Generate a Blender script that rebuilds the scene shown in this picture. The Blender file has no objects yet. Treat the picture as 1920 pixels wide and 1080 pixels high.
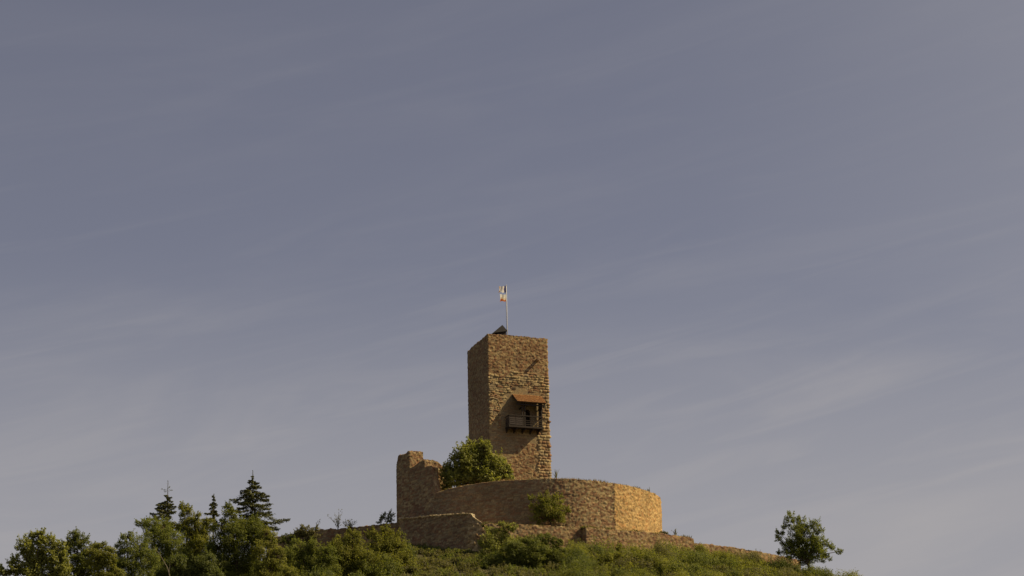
import bpy, bmesh, math, random
import numpy as np
from mathutils import Vector, Matrix

C = bpy.context.scene
COL = C.collection
rad = math.radians

# ------------------------------------------------------------------ camera
F_PX = 4533.0                      # focal length in pixels of a 1920 px wide frame
PITCH, ROLL = rad(18.1), rad(1.3)
CAM = Vector((0.0, 0.0, 1.7))
fwd = Vector((0, math.cos(PITCH), math.sin(PITCH)))
up0 = Vector((0, -math.sin(PITCH), math.cos(PITCH)))
rt0 = Vector((1, 0, 0))
RT = math.cos(ROLL) * rt0 - math.sin(ROLL) * up0
UP = math.sin(ROLL) * rt0 + math.cos(ROLL) * up0
cam_d = bpy.data.cameras.new("camera")
cam_d.sensor_width = 36.0
cam_d.lens = 36.0 * F_PX / 1920.0
cam_d.clip_start, cam_d.clip_end = 0.5, 20000.0
cam = bpy.data.objects.new("camera", cam_d)
M = Matrix((RT, UP, -fwd)).transposed().to_4x4()
M.translation = CAM
cam.matrix_world = M
COL.objects.link(cam)
C.camera = cam

# ------------------------------------------------------------------ sun and sky
SUN_EL = rad(43.0)
SUN_H = Vector((0.994, -0.108, 0)).normalized()
SUN_DIR = Vector((SUN_H.x * math.cos(SUN_EL), SUN_H.y * math.cos(SUN_EL), math.sin(SUN_EL)))
sun_d = bpy.data.lights.new("sun", 'SUN')
sun_d.energy = 5.0
sun_d.angle = rad(0.5)
sun_d.color = (1.0, 0.81, 0.47)
sun = bpy.data.objects.new("sun", sun_d)
sun.rotation_euler = SUN_DIR.to_track_quat('Z', 'Y').to_euler()
sun.location = (60, 200, 150)
COL.objects.link(sun)

W = bpy.data.worlds.new("World")
C.world = W
W.use_nodes = True
nt = W.node_tree
for n in list(nt.nodes): nt.nodes.remove(n)
def N(tree, t, **kw):
    n = tree.nodes.new(t)
    for k, v in kw.items(): setattr(n, k, v)
    return n
out = N(nt, 'ShaderNodeOutputWorld')
bg = N(nt, 'ShaderNodeBackground'); bg.inputs[1].default_value = 0.0625
sky = N(nt, 'ShaderNodeTexSky', sky_type='NISHITA')
sky.sun_disc = False
sky.sun_elevation = SUN_EL
sky.sun_rotation = math.atan2(SUN_H.x, SUN_H.y)
sky.altitude = 150; sky.air_density = 1.0; sky.dust_density = 1.2; sky.ozone_density = 2.0
hs = N(nt, 'ShaderNodeHueSaturation'); hs.inputs['Saturation'].default_value = 0.46; hs.inputs['Value'].default_value = 1.0
nt.links.new(sky.outputs[0], hs.inputs['Color'])
tc = N(nt, 'ShaderNodeTexCoord')
def cirrus(rot, scale, nscale, detail, lo, hi, seed):
    r_ = N(nt, 'ShaderNodeVectorRotate', rotation_type='Y_AXIS'); r_.inputs['Angle'].default_value = rad(rot)
    nt.links.new(tc.outputs['Generated'], r_.inputs['Vector'])
    mp = N(nt, 'ShaderNodeMapping'); mp.inputs['Scale'].default_value = scale; mp.inputs['Location'].default_value = (seed, seed * .7, seed * 1.3)
    nt.links.new(r_.outputs[0], mp.inputs['Vector'])
    no = N(nt, 'ShaderNodeTexNoise'); no.inputs['Scale'].default_value = nscale
    no.inputs['Detail'].default_value = detail; no.inputs['Roughness'].default_value = 0.54; no.inputs['Distortion'].default_value = 0.8
    nt.links.new(mp.outputs[0], no.inputs['Vector'])
    mr = N(nt, 'ShaderNodeMapRange', interpolation_type='SMOOTHSTEP')
    mr.inputs['From Min'].default_value = lo; mr.inputs['From Max'].default_value = hi
    nt.links.new(no.outputs['Fac'], mr.inputs['Value'])
    return mr.outputs[0]
c1 = cirrus(8, (1.0, 1.0, 5.2), 4.2, 7, 0.44, 0.80, 3.1)
c2 = cirrus(12, (1.5, 1.0, 15.0), 6.0, 9, 0.46, 0.74, 7.7)
def math_n(op, a, b):
    n_ = N(nt, 'ShaderNodeMath', operation=op)
    for i_, v_ in enumerate((a, b)):
        if isinstance(v_, (int, float)): n_.inputs[i_].default_value = v_
        else: nt.links.new(v_, n_.inputs[i_])
    return n_.outputs[0]
sx_ = N(nt, 'ShaderNodeSeparateXYZ'); nt.links.new(tc.outputs['Generated'], sx_.inputs[0])
lowf = N(nt, 'ShaderNodeMapRange', interpolation_type='SMOOTHSTEP')   # cirrus thickens towards the horizon
lowf.inputs['From Min'].default_value = .37; lowf.inputs['From Max'].default_value = .22
lowf.inputs['To Min'].default_value = .07; lowf.inputs['To Max'].default_value = .44
nt.links.new(sx_.outputs['Z'], lowf.inputs['Value'])
cl_ = math_n('MULTIPLY', math_n('ADD', c1, math_n('MULTIPLY', c2, .40)), lowf.outputs[0])
class _o: pass
mx = _o(); mx.outputs = [cl_]
mix = N(nt, 'ShaderNodeMix', data_type='RGBA')
nt.links.new(mx.outputs[0], mix.inputs['Factor'])
tint = N(nt, 'ShaderNodeMix', data_type='RGBA', blend_type='MULTIPLY'); tint.inputs['Factor'].default_value = 1
tint.inputs['B'].default_value = (1.03, .965, 1.05, 1)
nt.links.new(hs.outputs[0], tint.inputs['A'])
vr = N(nt, 'ShaderNodeMapRange', interpolation_type='SMOOTHSTEP')     # thin bright veil towards the horizon
vr.inputs['From Min'].default_value = .335; vr.inputs['From Max'].default_value = .19; vr.inputs['To Max'].default_value = .80
nt.links.new(sx_.outputs['Z'], vr.inputs['Value'])
veil = N(nt, 'ShaderNodeMix', data_type='RGBA'); veil.inputs['B'].default_value = (5.85, 5.7, 5.95, 1)
gl = N(nt, 'ShaderNodeMapRange', interpolation_type='SMOOTHSTEP')     # brighter sky on the sun's side
gl.inputs['From Min'].default_value = .03; gl.inputs['From Max'].default_value = .30; gl.inputs['To Max'].default_value = .30
nt.links.new(sx_.outputs['X'], gl.inputs['Value'])
nt.links.new(math_n('MAXIMUM', vr.outputs[0], gl.outputs[0]), veil.inputs['Factor']); nt.links.new(tint.outputs['Result'], veil.inputs['A'])
nt.links.new(veil.outputs['Result'], mix.inputs['A'])
mix.inputs['B'].default_value = (6.9, 6.5, 6.4, 1)
nt.links.new(mix.outputs['Result'], bg.inputs[0])
nt.links.new(bg.outputs[0], out.inputs[0])

C.view_settings.view_transform = 'Standard'
C.view_settings.look = 'None'
C.view_settings.exposure = 0.0
C.view_settings.gamma = 1.0

# ------------------------------------------------------------------ helpers
def P(px, py, Y):
    """world point seen at photo pixel (1920 wide), Y metres in front of the camera"""
    px, py, Y = float(px), float(py), float(Y)
    d = fwd + ((px - 960) / F_PX) * RT + ((540 - py) / F_PX) * UP
    return CAM + d * (Y / d.y)
def PXM(Y, py=950):
    return F_PX / (Y / math.cos(PITCH - (py - 540) / F_PX))

def tag(o, label=None, cat=None, group=None, kind=None):
    if label: o['label'] = label
    if cat: o['category'] = cat
    if group: o['group'] = group
    if kind: o['kind'] = kind
    return o
def empty(name, loc, label, cat, group=None):
    o = bpy.data.objects.new(name, None); COL.objects.link(o)
    o.location = loc; o.empty_display_size = 0.5
    return tag(o, label, cat, group)

def np_mesh(name, verts, quads=None, tris=None, mat=None, parent=None, col=None, smooth=False):
    verts = np.asarray(verts, dtype=np.float32).reshape(-1, 3)
    me = bpy.data.meshes.new(name)
    me.vertices.add(len(verts)); me.vertices.foreach_set('co', verts.ravel())
    loops, starts, tot = [], [], 0
    if quads is not None and len(quads):
        q = np.asarray(quads, dtype=np.int32); loops.append(q.ravel()); starts.append(np.arange(len(q)) * 4); tot = len(q) * 4
    if tris is not None and len(tris):
        t = np.asarray(tris, dtype=np.int32); loops.append(t.ravel()); starts.append(np.arange(len(t)) * 3 + tot)
    L = np.concatenate(loops).astype(np.int32); S = np.concatenate(starts).astype(np.int32)
    me.loops.add(len(L)); me.loops.foreach_set('vertex_index', L)
    me.polygons.add(len(S)); me.polygons.foreach_set('loop_start', S)
    if smooth: me.polygons.foreach_set('use_smooth', np.ones(len(S), dtype=bool))
    if col is not None:
        a = me.color_attributes.new('Col', 'FLOAT_COLOR', 'POINT')
        cc = np.ones((len(verts), 4), dtype=np.float32); cc[:, :3] = col
        a.data.foreach_set('color', cc.ravel())
    me.update(calc_edges=True); me.validate()
    if mat: me.materials.append(mat)
    o = bpy.data.objects.new(name, me); COL.objects.link(o)
    if parent is not None:
        o.parent = parent
        o.matrix_parent_inverse = Matrix.Translation(-Vector(parent.location))
    return o

class MB:
    """collects boxes, bars and polygons, links them as one mesh"""
    def __init__(s): s.v = []; s.f = []
    def poly(s, pts):
        i = len(s.v); s.v += [tuple(p) for p in pts]; s.f.append(tuple(range(i, i + len(pts))))
    def hexa(s, p):
        i = len(s.v); s.v += [tuple(q) for q in p]
        for f in ((0, 3, 2, 1), (4, 5, 6, 7), (0, 1, 5, 4), (1, 2, 6, 5), (2, 3, 7, 6), (3, 0, 4, 7)):
            s.f.append(tuple(i + k for k in f))
    def box(s, o, ax, ay, az):
        o, ax, ay, az = Vector(o), Vector(ax), Vector(ay), Vector(az)
        s.hexa([o, o + ax, o + ax + ay, o + ay, o + az, o + ax + az, o + ax + ay + az, o + ay + az])
    def tube(s, pts, rs, n=8, cap=True):
        pts = [Vector(p) for p in pts]; base = len(s.v)
        for k, p in enumerate(pts):
            t = (pts[min(k + 1, len(pts) - 1)] - pts[max(k - 1, 0)]).normalized()
            a = t.cross(Vector((0.31, 0.83, 0.47))).normalized(); b = t.cross(a)
            for j in range(n):
                w = 2 * math.pi * j / n
                s.v.append(tuple(p + float(rs[k]) * (math.cos(w) * a + math.sin(w) * b)))
        for k in range(len(pts) - 1):
            for j in range(n):
                s.f.append((base + k * n + j, base + k * n + (j + 1) % n, base + (k + 1) * n + (j + 1) % n, base + (k + 1) * n + j))
        if cap:
            s.f.append(tuple(base + j for j in reversed(range(n))))
            s.f.append(tuple(base + (len(pts) - 1) * n + j for j in range(n)))
    def build(s, name, mat, parent=None, smooth=False):
        me = bpy.data.meshes.new(name); me.from_pydata(s.v, [], s.f); me.update()
        bm = bmesh.new(); bm.from_mesh(me); bmesh.ops.recalc_face_normals(bm, faces=bm.faces); bm.to_mesh(me); bm.free()
        me.materials.append(mat)
        if smooth:
            for p in me.polygons: p.use_smooth = True
        o = bpy.data.objects.new(name, me); COL.objects.link(o)
        if parent is not None:
            top = parent
            while top.parent: top = top.parent
            o.parent = parent
            # geometry is in world coordinates: a part undoes its thing's place, a sub-part's parent already has none
            o.matrix_parent_inverse = Matrix.Translation(-Vector(top.location)) if parent is top else Matrix()
        return o

def h2(ix, iy, seed):
    v = np.sin(ix * 127.1 + iy * 311.7 + seed * 74.7) * 43758.5453
    return v - np.floor(v)
def vnoise(x, y, seed=0):
    ix, iy = np.floor(x), np.floor(y); fx, fy = x - ix, y - iy
    fx = fx * fx * (3 - 2 * fx); fy = fy * fy * (3 - 2 * fy)
    a, b = h2(ix, iy, seed), h2(ix + 1, iy, seed)
    c, d = h2(ix, iy + 1, seed), h2(ix + 1, iy + 1, seed)
    return (a * (1 - fx) + b * fx) * (1 - fy) + (c * (1 - fx) + d * fx) * fy
def fbm(x, y, seed=0, o=3):
    r, a, t = 0, 1.0, 0
    for k in range(o):
        r = r + a * vnoise(x * 2 ** k, y * 2 ** k, seed + k * 13); t += a; a *= .5
    return r / t

# ------------------------------------------------------------------ materials
def mat_base(name, rough=0.9):
    m = bpy.data.materials.new(name); m.use_nodes = True
    b = m.node_tree.nodes['Principled BSDF']; b.inputs['Roughness'].default_value = rough
    if 'Specular IOR Level' in b.inputs: b.inputs['Specular IOR Level'].default_value = 0.2
    return m, m.node_tree, b
def mat_noise(name, ca, cb, scale, rough=0.9, detail=4, bump=0.0, stretch=(1, 1, 1)):
    m, t, b = mat_base(name, rough)
    tcn = N(t, 'ShaderNodeTexCoord'); mp = N(t, 'ShaderNodeMapping'); mp.inputs['Scale'].default_value = stretch
    t.links.new(tcn.outputs['Object'], mp.inputs[0])
    no = N(t, 'ShaderNodeTexNoise'); no.inputs['Scale'].default_value = scale; no.inputs['Detail'].default_value = detail
    t.links.new(mp.outputs[0], no.inputs['Vector'])
    cr = N(t, 'ShaderNodeValToRGB')
    cr.color_ramp.elements[0].position = 0.32; cr.color_ramp.elements[0].color = (*ca, 1)
    cr.color_ramp.elements[1].position = 0.68; cr.color_ramp.elements[1].color = (*cb, 1)
    t.links.new(no.outputs['Fac'], cr.inputs[0]); t.links.new(cr.outputs[0], b.inputs['Base Color'])
    if bump:
        bp = N(t, 'ShaderNodeBump'); bp.inputs['Strength'].default_value = bump; bp.inputs['Distance'].default_value = 0.05
        t.links.new(no.outputs['Fac'], bp.inputs['Height']); t.links.new(bp.outputs[0], b.inputs['Normal'])
    return m
def mat_stone(name):
    m, t, b = mat_base(name, 0.95)
    at = N(t, 'ShaderNodeAttribute'); at.attribute_name = 'Col'
    tcn = N(t, 'ShaderNodeTexCoord')
    no = N(t, 'ShaderNodeTexNoise'); no.inputs['Scale'].default_value = 5.0; no.inputs['Detail'].default_value = 6; no.inputs['Roughness'].default_value = .65
    t.links.new(tcn.outputs['Object'], no.inputs['Vector'])
    mr = N(t, 'ShaderNodeMapRange'); mr.inputs['From Min'].default_value = .25; mr.inputs['From Max'].default_value = .75
    mr.inputs['To Min'].default_value = .62; mr.inputs['To Max'].default_value = 1.35
    t.links.new(no.outputs['Fac'], mr.inputs['Value'])
    mul = N(t, 'ShaderNodeMix', data_type='RGBA', blend_type='MULTIPLY'); mul.inputs['Factor'].default_value = 1
    t.links.new(at.outputs['Color'], mul.inputs['A']); t.links.new(mr.outputs[0], mul.inputs['B'])
    t.links.new(mul.outputs['Result'], b.inputs['Base Color'])
    bp = N(t, 'ShaderNodeBump'); bp.inputs['Strength'].default_value = .6; bp.inputs['Distance'].default_value = .04
    t.links.new(no.outputs['Fac'], bp.inputs['Height']); t.links.new(bp.outputs[0], b.inputs['Normal'])
    return m
def mat_leaf(name, transl=0.52):
    m = bpy.data.materials.new(name); m.use_nodes = True; t = m.node_tree
    for n in list(t.nodes): t.nodes.remove(n)
    o = N(t, 'ShaderNodeOutputMaterial')
    at = N(t, 'ShaderNodeAttribute'); at.attribute_name = 'Col'
    b = N(t, 'ShaderNodeBsdfPrincipled'); b.inputs['Roughness'].default_value = .6; b.inputs['Specular IOR Level'].default_value = .25
    tr = N(t, 'ShaderNodeBsdfTranslucent')
    g = N(t, 'ShaderNodeMix', data_type='RGBA', blend_type='MULTIPLY'); g.inputs['Factor'].default_value = 1
    g.inputs['B'].default_value = (1.25, 1.3, .55, 1)
    t.links.new(at.outputs['Color'], b.inputs['Base Color']); t.links.new(at.outputs['Color'], g.inputs['A'])
    t.links.new(g.outputs['Result'], tr.inputs['Color'])
    mxs = N(t, 'ShaderNodeMixShader'); mxs.inputs[0].default_value = transl
    t.links.new(b.outputs[0], mxs.inputs[1]); t.links.new(tr.outputs[0], mxs.inputs[2]); t.links.new(mxs.outputs[0], o.inputs[0])
    return m
M_STONE = mat_stone('sandstone_rubble')
M_LEAF = mat_leaf('leaves')
M_NEEDLE = mat_leaf('needles', .15)
M_BARK = mat_noise('bark', (.05, .035, .022), (.12, .09, .06), 6, bump=.5, stretch=(1, 1, .25))
M_DEADWOOD = mat_noise('pale_dead_wood', (.22, .18, .13), (.36, .31, .24), 6, stretch=(1, 1, .25))
M_WOOD = mat_noise('weathered_dark_timber', (.022, .016, .013), (.05, .038, .032), 7, .75, bump=.3, stretch=(1, 1, 4))
M_BOARD = mat_noise('greyish_boards', (.035, .028, .027), (.085, .068, .064), 6, .75, bump=.3, stretch=(.5, .5, 6))
M_SLATE = mat_noise('dark_slate', (.010, .009, .010), (.026, .023, .024), 9, .7)
M_TILE = mat_noise('clay_tiles', (.22, .10, .048), (.46, .26, .105), 4, .9)
M_DOOR = mat_noise('old_door_planks', (.02, .014, .01), (.05, .035, .024), 8, .8, stretch=(6, 6, 1))
M_POLE = mat_noise('white_painted_metal', (.62, .60, .56), (.78, .76, .72), 3, .4)
M_ROPE = mat_noise('dark_rope', (.05, .04, .035), (.10, .08, .07), 9, .9)
M_GROUND = mat_noise('dry_grassy_soil', (.05, .05, .02), (.13, .11, .05), .8, 1.0, bump=.4)
M_FIELD = M_GROUND
M_PAVE = mat_noise('trodden_earth', (.16, .12, .07), (.26, .20, .12), .9, 1.0, bump=.4)

# ------------------------------------------------------------------ masonry
PAL = np.array([.84, .88, .92]) * np.array([(.36, .22, .105), (.29, .155, .08), (.41, .285, .14), (.235, .125, .07), (.33, .235, .13), (.45, .33, .17), (.31, .19, .10)])
def masonry(s, z, seed, h=(.15, .28), w=(.2, .5), amp=.09, bev=.06, tilt=.12, wob=.07, pal=PAL, mortar=(.19, .145, .085), vary=1.0):
    """height and colour of roughly coursed stones at wall coordinates s (along), z (up)"""
    r = np.random.RandomState(seed)
    zz = z + wob * 2 * (vnoise(s * .9, z * .9, seed) - .5) + wob * .8 * (vnoise(s * 3.1, z * 3.1, seed + 5) - .5)
    ss = s + wob * 1.6 * (vnoise(s * 1.3, z * 2.3, seed + 9) - .5)
    z0 = zz.min() - .5
    nb = int((zz.max() - z0 + 1) / h[0]) + 4
    bz = z0 + np.cumsum(r.uniform(h[0], h[1], nb))
    ci = np.clip(np.searchsorted(bz, zz) , 1, nb - 1)
    disp = np.zeros_like(zz); col = np.zeros(zz.shape + (3,))
    s0, s1 = ss.min() - 2, ss.max() + 2
    for c in np.unique(ci):
        m = ci == c
        ws = r.uniform(w[0], w[1], int((s1 - s0) / w[0]) + 3) * (1 if r.rand() < .7 else 1.4)
        bs = s0 - r.rand() + np.cumsum(ws)
        si = np.clip(np.searchsorted(bs, ss[m]), 1, len(bs) - 1)
        a0, a1 = bs[si - 1], bs[si]; b0, b1 = bz[c - 1], bz[c]
        k = np.arange(len(bs)); rn = r.rand(len(bs), 5)
        shr = rn[:, 4][si] * .03
        ds = np.minimum(ss[m] - a0, a1 - ss[m]) - shr; dz = np.minimum(zz[m] - b0, b1 - zz[m]) - shr
        d = np.minimum(ds, dz)
        prof = np.clip(d / bev, 0, 1) ** .6
        u = (ss[m] - (a0 + a1) / 2); v = (zz[m] - (b0 + b1) / 2)
        hh = amp * (.35 + .9 * rn[:, 0][si]) + tilt * (u * (rn[:, 1][si] - .5) * 2 + v * (rn[:, 2][si] - .5) * 2)
        disp[m] = prof * np.maximum(hh, .01)
        pi = (rn[:, 3][si] * len(pal)).astype(int)
        cc = pal[pi] * (1 + vary * .35 * (rn[:, 1][si] - .5))[:, None]
        mk = np.clip(d / .02, 0, 1)[:, None]
        col[m] = cc * mk + np.array(mortar) * (1 - mk)
    disp += .25 * amp * (fbm(s * 5, z * 5, seed + 3) - .5)
    g = fbm(s * .35, z * .35, seed + 21)[..., None]          # broad staining of the stone itself
    col *= .82 + .40 * g
    return disp, col

def rubble(s, z, seed, cell=(.36, .27), amp=.12, tilt=.22, gap=.16, wob=.1, pal=PAL, mortar=(.19, .145, .085), vary=1.3):
    """uncoursed rubble: irregular stones grown round scattered centres"""
    ss = (s + wob * (vnoise(s * 1.7, z * 1.7, seed) - .5) * 2) / cell[0]; zz = (z + wob * (vnoise(s * 1.9, z * 1.9, seed + 4) - .5) * 2) / cell[1]
    ix, iy = np.floor(ss), np.floor(zz)
    f1 = np.full(s.shape, 9.); f2 = np.full(s.shape, 9.); bx = np.zeros(s.shape); by = np.zeros(s.shape); ox = np.zeros(s.shape); oy = np.zeros(s.shape)
    for dx in (-1, 0, 1):
        for dy in (-1, 0, 1):
            cx, cy = ix + dx, iy + dy
            px_ = cx + .5 + .85 * (h2(cx, cy, seed + 1) - .5) + .5 * (cy % 2); py_ = cy + .5 + .6 * (h2(cx, cy, seed + 2) - .5)
            px_ = px_ - .25
            d = np.maximum(np.abs(ss - px_), np.abs(zz - py_)) * .55 + .45 * np.hypot(ss - px_, zz - py_)
            d = d - .22 * (h2(cx, cy, seed + 6) - .5)
            n1 = d < f1
            f2 = np.where(n1, f1, np.minimum(f2, d)); f1 = np.where(n1, d, f1)
            bx = np.where(n1, cx, bx); by = np.where(n1, cy, by); ox = np.where(n1, ss - px_, ox); oy = np.where(n1, zz - py_, oy)
    e = f2 - f1
    prof = np.clip(e / gap, 0, 1) ** .6
    r0, r1, r2, r3 = (h2(bx, by, seed + k) for k in (11, 12, 13, 14))
    disp = prof * np.maximum(amp * (.35 + .9 * r0) + tilt * (ox * cell[0] * (r1 - .5) * 2 + oy * cell[1] * (r2 - .5) * 2), .01)
    cc = pal[(r3 * len(pal)).astype(int) % len(pal)] * (1 + vary * .35 * (r1 - .5))[..., None]
    mk = np.clip(e / .06, 0, 1)[..., None]
    col = cc * mk + np.array(mortar) * (1 - mk)
    disp = disp + .25 * amp * (fbm(s * 5, z * 5, seed + 3) - .5)
    col = col * (.82 + .40 * fbm(s * .35, z * .35, seed + 21)[..., None])
    return disp, col

def resample(path, step, tops=None):
    pts = [Vector((p[0], p[1])) for p in path]; out_ = []
    acc = 0
    for k in range(len(pts) - 1):
        L = (pts[k + 1] - pts[k]).length; st = step[k] if isinstance(step, (list, tuple)) else step
        n = max(1, int(round(max(L, abs(tops[k + 1] - tops[k]) if tops is not None else 0) / st)))
        for j in range(n):
            f = j / n
            out_.append((pts[k].lerp(pts[k + 1], f), acc + L * f, k + f))
        acc += L
    out_.append((pts[-1], acc, len(pts) - 1.0))
    return np.array([o[0] for o in out_]), np.array([o[1] for o in out_]), np.array([o[2] for o in out_])

def catmull(pts, n=8):
    res = []
    for i in range(len(pts) - 1):
        p0, p1, p2, p3 = pts[max(i - 1, 0)], pts[i], pts[i + 1], pts[min(i + 2, len(pts) - 1)]
        for j in range(n):
            t = j / n
            res.append(tuple(.5 * ((2 * b) + (-a + c) * t + (2 * a - 5 * b + 4 * c - d) * t * t + (-a + 3 * b - 3 * c + d) * t ** 3) for a, b, c, d in zip(p0, p1, p2, p3)))
    res.append(tuple(pts[-1])); return res

def stone_wall(name, path, tops, bottom, thick, pattern, parent=None, step=.1, closed=False, zstep=.1, rag=.12, hole=None, capcol=(.16, .105, .055), seed=1):
    """path: (x, y) points walked with the visible face on the right hand; tops: height at each point.
    Displaced face, ragged capped top, plain rear face: one closed body."""
    XY, S, K = resample(path, step, tops)
    n = len(XY)
    top = np.interp(K, np.arange(len(tops)), tops)
    T = np.zeros_like(XY); T[1:-1] = XY[2:] - XY[:-2]
    T[0] = XY[1] - XY[0]; T[-1] = XY[-1] - XY[-2]
    if closed: T[0] = T[-1] = XY[1] - XY[-2]
    T /= np.linalg.norm(T, axis=1)[:, None]
    Nn = np.stack([T[:, 1], -T[:, 0]], 1)                      # right-hand side
    rg = rag * (np.round((vnoise(S * 2.2, S * 0 + .5, seed + 31) - .5) * 4) / 4 * 1.2 + .5 * (vnoise(S * 7, S * 0 + .5, seed + 33) - .5))
    top = top + rg
    zs = np.arange(bottom, top.max() + zstep, zstep); nz = len(zs)
    Z = np.minimum(zs[None, :], top[:, None]); Sg = np.repeat(S[:, None], nz, 1)
    disp, col = pattern(Sg, Z)
    V = np.zeros((n, nz, 3))
    V[:, :, :2] = XY[:, None, :] + Nn[:, None, :] * disp[:, :, None]; V[:, :, 2] = Z
    idx = np.arange(n * nz).reshape(n, nz)
    q = np.stack([idx[:-1, :-1], idx[1:, :-1], idx[1:, 1:], idx[:-1, 1:]], -1)
    live = (Z[:-1, 1:] - Z[:-1, :-1] > 1e-4) | (Z[1:, 1:] - Z[1:, :-1] > 1e-4)
    if hole is not None:
        live &= ~hole((Sg[:-1, :-1] + Sg[1:, 1:]) / 2, (Z[:-1, :-1] + Z[1:, 1:]) / 2)
    quads = [q[live]]
    verts = [V.reshape(-1, 3)]; cols = [col.reshape(-1, 3)]
    # cap and rear
    base = n * nz
    S3 = np.concatenate([[0], np.cumsum(np.hypot(np.diff(S), np.diff(top)))])      # arc length over the broken top
    slope = np.gradient(top) / np.maximum(np.gradient(S), 1e-4)
    cn = np.stack([-slope[:, None] * T[:, :1], -slope[:, None] * T[:, 1:2], np.ones((n, 1))], -1).reshape(n, 3); cn /= np.linalg.norm(cn, axis=1)[:, None]
    nr = max(3, int(thick / .11)); tt_ = np.linspace(0, 1, nr + 2)[1:]
    cd, ccol = rubble(np.repeat(S3[:, None], nr + 1, 1), np.repeat((tt_ * thick)[None], n, 0), seed + 41, (.3, .24), .10, .2, pal=PAL * np.array(capcol) / np.array([.20, .135, .07]))
    rows, rcol = [], []
    for k_, t_ in enumerate(tt_):
        rows.append(np.column_stack([XY - Nn * thick * t_, top]) + cn * (cd[:, k_] * (0 if k_ == nr else 1))[:, None]); rcol.append(ccol[:, k_])
    rows.append(np.column_stack([XY - Nn * thick, np.full(n, bottom)]))
    cc = np.array(capcol)[None, :] * (.75 + .5 * vnoise(S * 4, S * 0, seed + 8))[:, None]
    rcol.append(cc)
    for rws, rc in zip(rows, rcol): verts.append(rws); cols.append(rc)
    prev = idx[:, -1]
    for r_ in range(len(rows)):
        cur = base + r_ * n + np.arange(n)
        quads.append(np.stack([prev[:-1], prev[1:], cur[1:], cur[:-1]], -1)); prev = cur
    tri = []
    if not closed:                                              # end faces
        for e, flip in ((0, 1), (n - 1, 0)):
            col_i = [int(i) for i in idx[e]]; lr = len(rows); rear = [base + (lr - 2) * n + e, base + (lr - 1) * n + e]; md = base + e
            for a, b in zip(col_i[:-1], col_i[1:]):
                if Z[e, col_i.index(b)] - Z[e, col_i.index(a)] > 1e-4:
                    tri.append((a, b, rear[1]) if flip else (b, a, rear[1]))
            tri.append((col_i[-1], md, rear[1]) if flip else (md, col_i[-1], rear[1]))
            for k_ in range(lr - 2):
                a, b = base + k_ * n + e, base + (k_ + 1) * n + e
                tri.append((a, b, rear[1]) if flip else (b, a, rear[1]))
    o = np_mesh(name, np.concatenate(verts), np.concatenate(quads), tri, M_STONE, parent, np.concatenate(cols))
    return o, (XY, S, top, Nn)

# ------------------------------------------------------------------ terrain
def H(x, y):
    x = np.asarray(x, float); y = np.asarray(y, float)
    front = np.clip((y - 70) / (297 - 70), 0, 1); front = front ** 1.25
    back = 1 - np.clip((y - 345) / 260, 0, 1); back = back * back * (3 - 2 * back)
    side = np.exp(-(np.abs(x) / np.where(x < 0, 185.0, 128.0)) ** 2.0)
    return 65.3 * front * back * side + 0.7 * (fbm(x * .12, y * .12, 4) - .5) * front
xs = np.concatenate([np.linspace(-9000, -200, 24), np.linspace(-190, -75, 24), np.linspace(-72, 72, 110), np.linspace(75, 190, 24), np.linspace(200, 9000, 24)])
ys = np.concatenate([np.linspace(-3000, -40, 14), np.linspace(-30, 240, 60), np.linspace(242, 330, 80), np.linspace(335, 640, 50), np.linspace(680, 12000, 26)])
GX, GY = np.meshgrid(xs, ys, indexing='ij')
GZ = H(GX, GY)
gi = np.arange(GX.size).reshape(GX.shape)
gq = np.stack([gi[:-1, :-1], gi[1:, :-1], gi[1:, 1:], gi[:-1, 1:]], -1).reshape(-1, 4)
g = np_mesh('ground', np.stack([GX, GY, GZ], -1), gq, None, M_GROUND, smooth=True)
tag(g, 'grassy hillside rising to the castle ruin', None, None, 'structure')

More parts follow.
